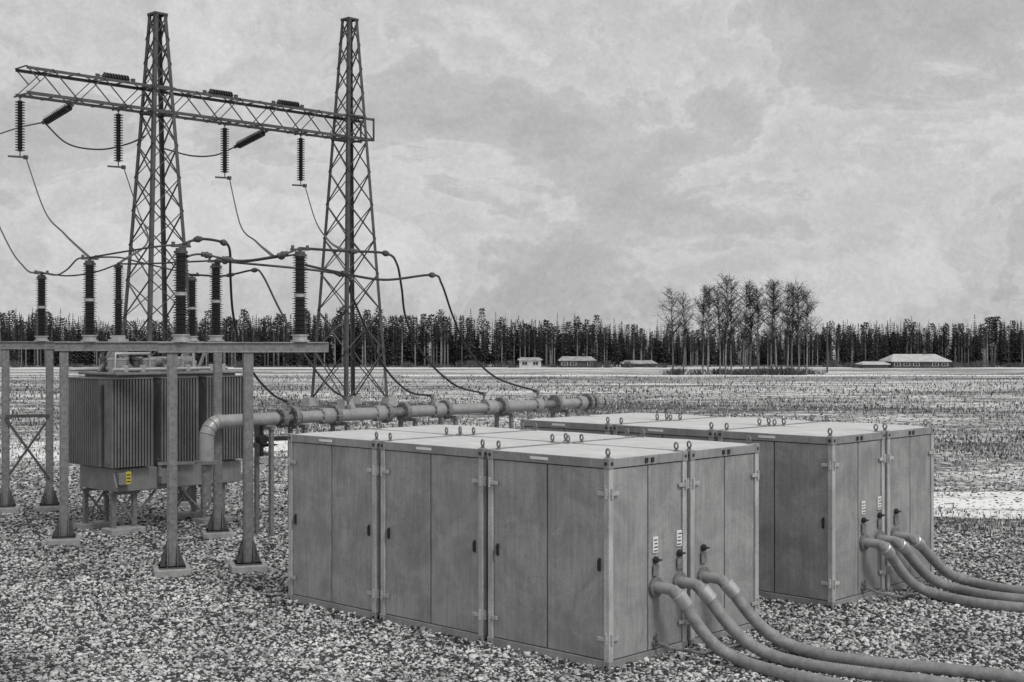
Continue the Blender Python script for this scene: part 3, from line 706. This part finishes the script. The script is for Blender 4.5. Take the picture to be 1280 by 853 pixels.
# ------------------------------------------------------------------ insulator strings
def string_mesh(L, n, R=.25):
    m = MB(); pr = []; e = .25
    m.lathe([(.03, 0), (.03, e)], n=8); m.lathe([(.03, L-e), (.03, L)], n=8); p = (L-2*e)/n
    for i in range(n):
        z = e+i*p; m.lathe([(.11, z), (.12, z+p*.3), (R, z+p*.5), (R*.96, z+p*.68), (.12, z+p*.78), (.11, z+p)], n=14)
    return m
def hang(px, Lpx, label, first=[None]):
    t = along(px, BO, BD); o = BO+BD*t
    if first[0] is None:
        r = empty('suspension_insulator', (0,0,0), math.atan2(BD.y, BD.x)); L = 3.05
        m = string_mesh(L, 19); m.v = [(x, y, -z) for x, y, z in m.v]; m.f = [f[::-1] for f in m.f]; m.build('disc_string', 'porcelain', r, smooth=True)
        m = MB(); m.bar((-.0, -hwb, 0.02), (0, hwb, .02), .08); m.cbox((0,0,-.05), (.12,.1,.16)); m.build('hanger', 'lattice', r)
        m = MB(); m.bar((-.62, 0, -L-.05), (.32, 0, -L-.02), .09); m.cbox((.3, 0, -L-.02), (.2, .14, .2)); m.build('clamp_bar', 'lattice', r)
        first[0] = r
    else: r = copy_tree(first[0])
    r.location = (o.x, o.y, BZ0-.04); tag(r, label, 'insulator', 'suspension insulators hanging from the crossbeam')
    return Vector((o.x, o.y, BZ0-3.1)) + BD*.3
HG = {k: hang(k, 0, lab) for k, lab in ((25, 'ribbed insulator string hanging from the left end of the crossbeam'), (148, 'hanging insulator string just left of the left tower'),
      (281, 'hanging insulator string just right of the left tower'), (376, 'hanging insulator string nearest the right tower'))}
def tension(a, b, label, g='tension insulators on the crossbeam'):
    d = b-a; r = empty('tension_insulator', a); q = d.to_track_quat('Z', 'Y'); r.rotation_mode = 'QUATERNION'; r.rotation_quaternion = q
    n = max(6, int(d.length/.21)); string_mesh(d.length, n, .23).build('disc_string', 'porcelain', r, smooth=True)
    for zc in (-.06, d.length+.05): MB().cbox((0, 0, zc), (.1, .18, .2)).build('end_fitting', 'lattice', r)
    tag(r, label, 'insulator', g)
def away(px, drop, s=3.5):
    t = along(px, BO, BD); a = BO+BD*t+EU*hwb+Vector((0, 0, BZ0-.05)); return a, a+EU*s+Vector((0, 0, -drop))
T1 = away(97, .55, 3.0); tension(*T1, 'slanting insulator string under the left end of the crossbeam')
T2 = away(340, .6, 3.0); tension(*T2, 'slanting insulator string under the beam between the two towers')
for px, lab in ((132, 'insulator string lying along the beam top, left of the left tower'), (266, 'insulator string lying along the beam top between the towers'), (352, 'insulator string lying along the beam top nearest the right tower')):
    t = along(px, BO, BD); a = BO+BD*t+EU*(hwb+.1)+Vector((0, 0, BZ1+.34)); tension(a, a+BD*2.0+Vector((0, 0, .02)), lab)

# ------------------------------------------------------------------ wires
def wire(pts, r, label, name='overhead_wire', g='conductor wires', n=10, clamps=()):
    P = spline(pts, n) if len(pts) > 2 else [Vector(p) for p in pts]
    m = MB(); m.tube(P, r, 8); o = m.build(name, 'wire', smooth=True); tag(o, label, 'wire', g)
    for cx in clamps:
        i = min(range(1, len(P)-1), key=lambda k: abs(CX+F*P[k].x/P[k].y-cx)); d = (P[i+1]-P[i-1]).normalized(); c = MB()
        c.lathe([(.02, -.1), (.045, -.09), (.045, -.03), (.06, -.02), (.06, .02), (.045, .03), (.045, .09), (.02, .1)], P[i], 10, d); c.build('clamp', 'lattice', o, smooth=True)
    return P
def pw(px, a, b):
    """points given by azimuth and elevation between two anchors, depth running evenly from a to b"""
    out = [a]; n = len(px)
    for i, (x, y) in enumerate(px): out.append(at(x, y, a.y+(b.y-a.y)*(i+1)/(n+1)))
    return out+[b]
RW = .018
CL = [(248, 280), (318, 288), (425, 440), (482, 442), (540, 430)]
wire(pw([(55,262),(80,292)], HG[25], ARTOP[112]), .028, 'wire sagging from the leftmost hanging insulator to the left middle arrester')
wire(pw([(-70,125),(0,285),(30,334)], at(-420,-160,78), ARTOP[52]), .028, 'wire entering at the left edge and ending on the leftmost arrester')
wire(pw([(172,262),(185,300)], HG[148], ARTOP[148]), .028, 'wire dropping from the string left of the tower, passing behind it')
wire(pw([(70,344),(84,337),(97,324)], ARTOP[52], ARTOP[112]), RW, 'bent wire joining the leftmost arrester to its right neighbour')
wire(pw([(85,345),(120,340)], ARTOP[52], ARTOP[148]), RW, 'low straight wire between the leftmost arrester and the transformer bushing')
wire(pw([(160,314),(200,308)], ARTOP[112], ARTOP[225]), RW, 'wire from the left middle arrester across the tower to the tallest one')
wire(pw([(148,322),(175,328)], ARTOP[112], ARTOP[240]), RW, 'sagging wire passing behind the transformer bushing top')
wire(pw([(175,330),(205,329)], ARTOP[148], ARTOP[270]), RW, 'wire from the transformer bushing to the right middle arrester')
tubeU = wire(pw([(250,318),(300,326),(350,319)], ARTOP[225]+Vector((0,0,-.25)), ARTOP[375]), RW, 'upper tube wire between the front gantry arresters', 'tube_conductor', clamps=(258, 282, 352))
wire(pw([(300,328),(345,322)], ARTOP[270], ARTOP[375]+Vector((0,0,-.1))), RW, 'lower tube wire from the right middle arrester to the lone one', 'tube_conductor', clamps=(258, 282, 352))
wire(pw([(250,299),(278,303),(287,312),(288,345),(291,390),(300,430),(318,468),(342,494)], ARTOP[225], TERM[0]), .024, 'thick cable looping from the tallest arrester to the first pipe terminal', 'down_cable', 'cables down to the bus pipe', clamps=CL.pop(0))
wire(pw([(280,345),(316,338),(328,344),(350,388),(382,445),(412,484)], ARTOP[240], TERM[1]), .024, 'cable arching down to the second pipe terminal in front of the right tower', 'down_cable', 'cables down to the bus pipe', clamps=CL.pop(0))
wire(pw([(425,343),(438,366),(455,405),(480,458),(510,489)], ARTOP[270], TERM[2]), .024, 'cable coming from behind the right tower down to the third pipe terminal', 'down_cable', 'cables down to the bus pipe', clamps=CL.pop(0))
tubeD = wire(pw([(430,314),(482,317),(496,330),(502,360),(508,400),(530,445),(568,481)], ARTOP[375], TERM[3]), .024, 'thick cable bending down right of the tower to the fourth pipe terminal', 'down_cable', 'cables down to the bus pipe', clamps=CL.pop(0))
wire(pw([(420,340),(480,350),(540,344),(552,355),(566,395),(585,437),(620,472)], ARTOP[375]+Vector((.1,0,-.3)), TERM[4]), .024, 'outermost cable sweeping down to the last pipe terminal', 'down_cable', 'cables down to the bus pipe', clamps=CL.pop(0))
def near_az(P, px): return min(P, key=lambda p: abs(CX+F*p.x/p.y-px))
wire(pw([(300,280),(320,302)], HG[281], near_az(tubeU, 342)), .03, 'wire dropping from the string right of the left tower to the tube')
wire(pw([(394,275),(410,300)], HG[376], near_az(tubeD, 432)), .03, 'wire dropping from the string nearest the right tower')
wire(pw([(85,180),(125,187),(160,180)], T1[1], at(182,170,74)), .045, 'jumper wire drooping under the left part of the crossbeam')
wire(pw([(270,194),(240,195)], T2[1], at(205,186,75)), .045, 'jumper wire drooping from the slanting string between the towers')
wire([T1[1], at(10,164,90), at(-60,190,120)], .05, 'line wire leaving past the left edge of the photo')

# ------------------------------------------------------------------ conifer forest
def leafblade(m, b, d, L, w, drop):
    d = Vector(d); s = d.cross(Vector((0,0,1))).normalized(); b = Vector(b)
    tip = b+d*L+Vector((0,0,-drop)); md = b+d*L*.45+Vector((0,0,-drop*.25))
    m.add([b, md+s*w, tip, md-s*w, md+Vector((0,0,-w*.8))], [(0,1,4),(1,2,4),(2,3,4),(3,0,4),(0,3,2,1)])
def spruce(rnd, h, R, low=.12):
    m = MB(); n = int(h*2.6)
    for i in range(n):
        f = i/(n-1); z = h*(low+(1-low)*f); rad = R*(1-f)**.85*rnd.uniform(.75, 1.15)+.12; k = 7 if f < .7 else 5; a0 = rnd.uniform(0, 6)
        for q in range(k):
            if rnd.random() < .12: continue
            a = a0+2*PI*q/k+rnd.uniform(-.25, .25); leafblade(m, (0,0,z), (math.cos(a), math.sin(a), 0), rad*rnd.uniform(.7, 1.2), rad*.28+.08, rad*rnd.uniform(.25, .5)-.1*f)
    m.bar((0,0,h*.96), (0,0,h*1.05), .07); return m
def pinecrown(rnd, h, R):
    m = MB()
    for _ in range(210):
        f = rnd.random(); z = h*(.48+.52*f); rr = R*math.sqrt(max(0., 1-abs(f-.35)**2/.45))*rnd.uniform(.2, 1.05); a = rnd.uniform(0, 2*PI)
        b = Vector((rr*math.cos(a)*.6, rr*math.sin(a)*.6, z)); d = Vector((math.cos(a+rnd.uniform(-.6,.6)), math.sin(a+rnd.uniform(-.6,.6)), 0))
        leafblade(m, b, d, rnd.uniform(.3, .6), rnd.uniform(.1, .2), rnd.uniform(-.3, .15))
    return m
rnd = random.Random(11); protos = []
for k in range(5):
    h = rnd.uniform(9, 10.5); r = empty('spruce_tree', (0,0,-50)); spruce(rnd, h, rnd.uniform(.85, 1.6)).build('crown', 'needle', r)
    m = MB(); m.tube([(0,0,-.3), (0,0,h*.9)], [.16, .05], 6); m.build('trunk', 'bark', r); protos.append((r, 'dark spruce in the forest edge beyond the field', 'tall dark spruces along the forest edge', False))
for k in range(4):
    h = rnd.uniform(9.3, 10.6); r = empty('pine_tree', (0,0,-50)); pinecrown(rnd, h, rnd.uniform(.75, 1.05)).build('crown', 'pine', r)
    m = MB(); m.tube([(0,0,-.3), (rnd.uniform(-.15,.15),0,h*.5), (0,0,h*.95)], [.17, .13, .05], 6); m.build('trunk', 'bark', r); protos.append((r, 'bare stemmed pine in the forest edge beyond the field', 'slender pines along the forest edge', False))
used = set()
def topy(px):   # skyline of the wood in photo rows
    pts = [(-420,404),(60,392),(130,402),(210,400),(330,396),(400,393),(480,394),(560,395),(620,397),(700,402),(790,405),(840,412),(1000,412),(1040,405),(1120,404),(1200,406),(1300,399),(1700,401)]
    for (a, b), (c, d) in zip(pts[:-1], pts[1:]):
        if a <= px <= c: return b+(d-b)*(px-a)/(c-a)
    return 402
NT = 440
for i in range(NT):
    px = -30+1340*(i+rnd.uniform(.05, .95))/NT; Yt = rnd.uniform(288, 312)
    j = rnd.randrange(5) if rnd.random() < .5 else 5+rnd.randrange(4)
    pr, lab, grp, _ = protos[j]
    r = pr if j not in used else copy_tree(pr); used.add(j)
    p = P2(px, Yt); zt = H-(topy(px)-HY)/F*Yt; hh = (zt-gz(p.x, Yt))*(rnd.uniform(.86, 1.07) if rnd.random() < .88 else rnd.uniform(1.07, 1.2))*(1 if j < 5 else .95)
    r.location = (p.x, Yt, gz(p.x, Yt)); s = hh/10.; r.scale = (s*rnd.uniform(.8, 1.2), s*rnd.uniform(.8, 1.2), s); r.rotation_euler.z = rnd.uniform(0, 6.28)
    tag(r, lab, 'tree', grp)
# the depth of the wood behind its edge: one mass
mass = MB(); rn2 = random.Random(5)
base = [spruce(rn2, 10, 1.15, .05) for _ in range(4)]
for i in range(1100):
    px = -380+2040*rn2.random(); Yt = rn2.uniform(314, 345); p = P2(px, Yt); zt = H-(topy(px)+1-HY)/F*Yt; hh = (zt-gz(0, Yt))*rn2.uniform(.85, 1.0)
    b = base[rn2.randrange(4)]; a = rn2.uniform(0, 6.28); s = hh/10; ca, sa = math.cos(a)*s*1.15, math.sin(a)*s*1.15; z = gz(0, Yt)
    mass.add([(p.x+x*ca-y*sa, Yt+x*sa+y*ca, z+zz*s) for x, y, zz in b.v], b.f)
    mass.bar((p.x, Yt, z), (p.x, Yt, z+hh*.8), .3)
o = mass.build('forest_mass', 'needle'); tag(o, 'dense dark depth of the conifer wood behind its edge', 'forest', kind='stuff')

# ------------------------------------------------------------------ birch grove
def birch(rnd, h):
    tk = MB(); br = MB(); lean = rnd.uniform(-.04, .04); l2 = rnd.uniform(-.02, .02)
    pts = [(lean*z+.12*math.sin(z*.5+l2*60), l2*z, z) for z in np.linspace(0, h, 9)]
    tk.tube(pts, [.12*(1-.85*i/8) for i in range(9)], 7)
    P = [Vector(p) for p in pts]
    def pos(z):
        f = max(0, min(7.999, z/h*8)); i = int(f); return P[i].lerp(P[i+1], f-i)
    for i in range(46):
        f = rnd.random()**.9; z = h*(.30+.66*f); b = pos(z); a = rnd.uniform(0, 2*PI); L = (1-f)**.5*rnd.uniform(1.3, 3.2)+.6
        d = Vector((math.cos(a), math.sin(a), rnd.uniform(.5, 1.3))).normalized(); q = [b]
        for k in range(4): q.append(q[-1]+d*L/4); d = (d+Vector((rnd.uniform(-.2,.2), rnd.uniform(-.2,.2), rnd.uniform(-.1,.22)))).normalized()
        br.tube(q, [.04, .032, .025, .02, .012], 4, caps=False)
        for k in range(int(5+L*4)):
            i2 = rnd.randrange(0, 4); c = q[i2].lerp(q[i2+1], rnd.random())
            e = Vector((rnd.uniform(-1,1), rnd.uniform(-1,1), rnd.uniform(-.3, 1))).normalized(); l = rnd.uniform(.5, 1.3); md = c+e*l*.5
            br.tube([c, md, md+(e+Vector((rnd.uniform(-.6,.6), rnd.uniform(-.6,.6), rnd.uniform(-.7,.3)))).normalized()*l*.5], [.017, .013, .008], 3, caps=False)
    return tk, br
rb = random.Random(3); bpro = []
for k in range(6):
    r = empty('birch_tree', (0,0,0)); tk, br = birch(rb, 12.); tk.build('trunk', 'birch', r); br.build('crown', 'twig', r); bpro.append(r)
bused = set()
spots = [(841,464,362),(855,468,366),(878,468,358),(885,467,356),(908,468,344),(914,466,350),(930,467,354),(938,468,352),(949,466,358),(964,467,349),(970,468,352),(984,466,354),(990,467,356),(999,467,352),(1008,466,362),(900,467,356)]
for i, (px, py, ty) in enumerate(spots):
    Yb = 190+rb.uniform(-5, 6); p = P2(px, Yb); z = gz(p.x, Yb); k = i % 6
    r = bpro[k] if k not in bused else copy_tree(bpro[k]); bused.add(k)
    hh = H-(ty-HY)/F*Yb-z; r.location = (p.x, Yb, z); r.scale = (hh/12*rb.uniform(.9, 1.1),)*2+(hh/12,); r.rotation_euler.z = rb.uniform(0, 6.28)
    tag(r, ['bare birch at the left end of the grove standing apart', 'bare birch in the grove out in the field'][i > 1], 'tree', 'bare birches in the field grove')
def shrub(rnd, h, w, n=90):
    m = MB()
    for _ in range(n):
        a = rnd.uniform(0, 6.28); b = Vector((rnd.gauss(0, w*.25), rnd.gauss(0, w*.25), 0)); e = b+Vector((math.cos(a)*w*.4*rnd.random(), math.sin(a)*w*.4*rnd.random(), h*rnd.uniform(.4, 1)))
        md = b.lerp(e, .6)+Vector((rnd.uniform(-.1,.1),)*3); m.tube([b, md, e], [.04, .03, .015], 3, caps=False)
        m.tube([md, md+Vector((rnd.uniform(-.4,.4), rnd.uniform(-.4,.4), rnd.uniform(.1,.5)))], [.03, .012], 3, caps=False)
    return m
sp = []
for k in range(3):
    m = shrub(rb, 1.1, 2.2, 55); o = m.build('bare_shrub', 'shrub'); sp.append(o)
for i in range(50):
    o = sp[i] if i < 3 else sp[i % 3].copy()
    if i >= 3: C.objects.link(o)
    if i < 20: px, Yb, lab, g_ = rb.uniform(838, 1020), 191+rb.uniform(-5, 6), 'low leafless shrub among the birch stems', 'shrubs under the birches'
    else: px, Yb, lab, g_ = [575,600,690,760,785,815,1062,1190,1205,1225,20,95,180,300,420,510,545,625,640,745,830,1040,1070,1098,1185,1215,1240,1262,1275,590][i-20], 281+rb.uniform(-5,6), 'low leafless shrub along the foot of the forest', 'shrubs at the forest foot'
    p = P2(px, Yb); o.location = (p.x, Yb, gz(p.x, Yb)); o.rotation_euler.z = rb.uniform(0, 6); o.scale = (rb.uniform(.8,1.5), rb.uniform(.8,1.5), rb.uniform(.6,1.2)*(1.4 if i >= 20 else 1)); tag(o, lab, 'shrub', g_)

# ------------------------------------------------------------------ farm buildings
def house(name, px0, px1, ytop, ybase, eave, Yd, wall, roofm, label, nwin, chimney=True, depth=7., hip=.15):
    x0, x1 = (px0-CX)/F*Yd, (px1-CX)/F*Yd; z = gz(0, Yd); w = (x1-x0)/2; h1 = (ybase-ytop)/F*Yd; he = (ybase-eave)/F*Yd
    r = empty(name, ((x0+x1)/2, Yd, z), 0)
    m = MB(); m.box(-w, w, -depth/2, depth/2, -.3, he); wl = m.build('wall', wall, r)
    m = MB(); o = .35; k = w*hip
    m.add([(-w-o,-depth/2-o,he-.05),(w+o,-depth/2-o,he-.05),(w+o,depth/2+o,he-.05),(-w-o,depth/2+o,he-.05),(-w+k,0,h1),(w-k,0,h1),
           (-w-o,-depth/2-o,he+.12),(w+o,-depth/2-o,he+.12),(w+o,depth/2+o,he+.12),(-w-o,depth/2+o,he+.12)],
          [(3,2,1,0),(0,1,7,6),(1,2,8,7),(2,3,9,8),(3,0,6,9),(6,7,5,4),(8,9,4,5),(7,8,5),(9,6,4)])
    rf = m.build('roof', roofm, r)
    for i in range(nwin):
        xx = -w+2*w*(i+.5)/nwin
        if nwin > 2 and i == nwin//2:
            m = MB(); m.box(xx-.5, xx+.5, -depth/2-.06, -depth/2+.02, 0, he*.8); m.build('door', 'wall_dark', r); continue
        m = MB(); m.box(xx-.65, xx+.65, -depth/2-.07, -depth/2+.02, he*.35, he*.82); fr = m.build('window', 'wall_light', r)
        m = MB(); m.box(xx-.52, xx-.04, -depth/2-.09, -depth/2-.06, he*.4, he*.77); m.box(xx+.04, xx+.52, -depth/2-.09, -depth/2-.06, he*.4, he*.77); m.build('pane', 'glass', fr)
    if chimney:
        m = MB(); m.box(w*.3, w*.3+.6, -.3, .3, h1-.6, h1+.7); m.build('chimney', 'wall_dark', rf)
    tag(r, label, 'building'); return r
house('farmhouse', 1108, 1178, 433, 450.5, 442, 276, 'wall_dark', 'snowroof', 'low farmhouse with wide pale roof at the right forest edge', 6, depth=9, hip=.25)
house('shed', 1076, 1106, 442.5, 451, 446, 272, 'wall_dark', 'snowroof', 'low dark shed just left of the pale roofed farmhouse', 0, False, 5)
house('cottage', 700, 742, 443, 457, 448, 284, 'wall_dark', 'greyroof', 'dark cottage with grey roof under the trees in the middle distance', 4, depth=6)
house('barn', 649, 676, 446, 459, 449, 280, 'wall_light', 'greyroof', 'small pale barn left of the cottage by the forest', 2, False, 5)
house('shed', 778, 818, 449, 458, 453, 286, 'wall_dark', 'greyroof', 'long low shed between the cottage and the birch grove', 0, False, 5)
Yp = 210; p = P2(1034, Yp); r = empty('utility_pole', (p.x, Yp, gz(0, Yp)))
m = MB(); m.tube([(0,0,-.5), (0,0,H-(403-HY)/F*Yp-gz(0, Yp))], [.15, .1], 8); m.build('pole', 'lattice', r)
m = MB(); m.bar((-.6,0,6.2), (.6,0,6.2), .1); m.build('crossarm', 'lattice', r); tag(r, 'thin wooden utility pole right of the birch grove', 'pole')
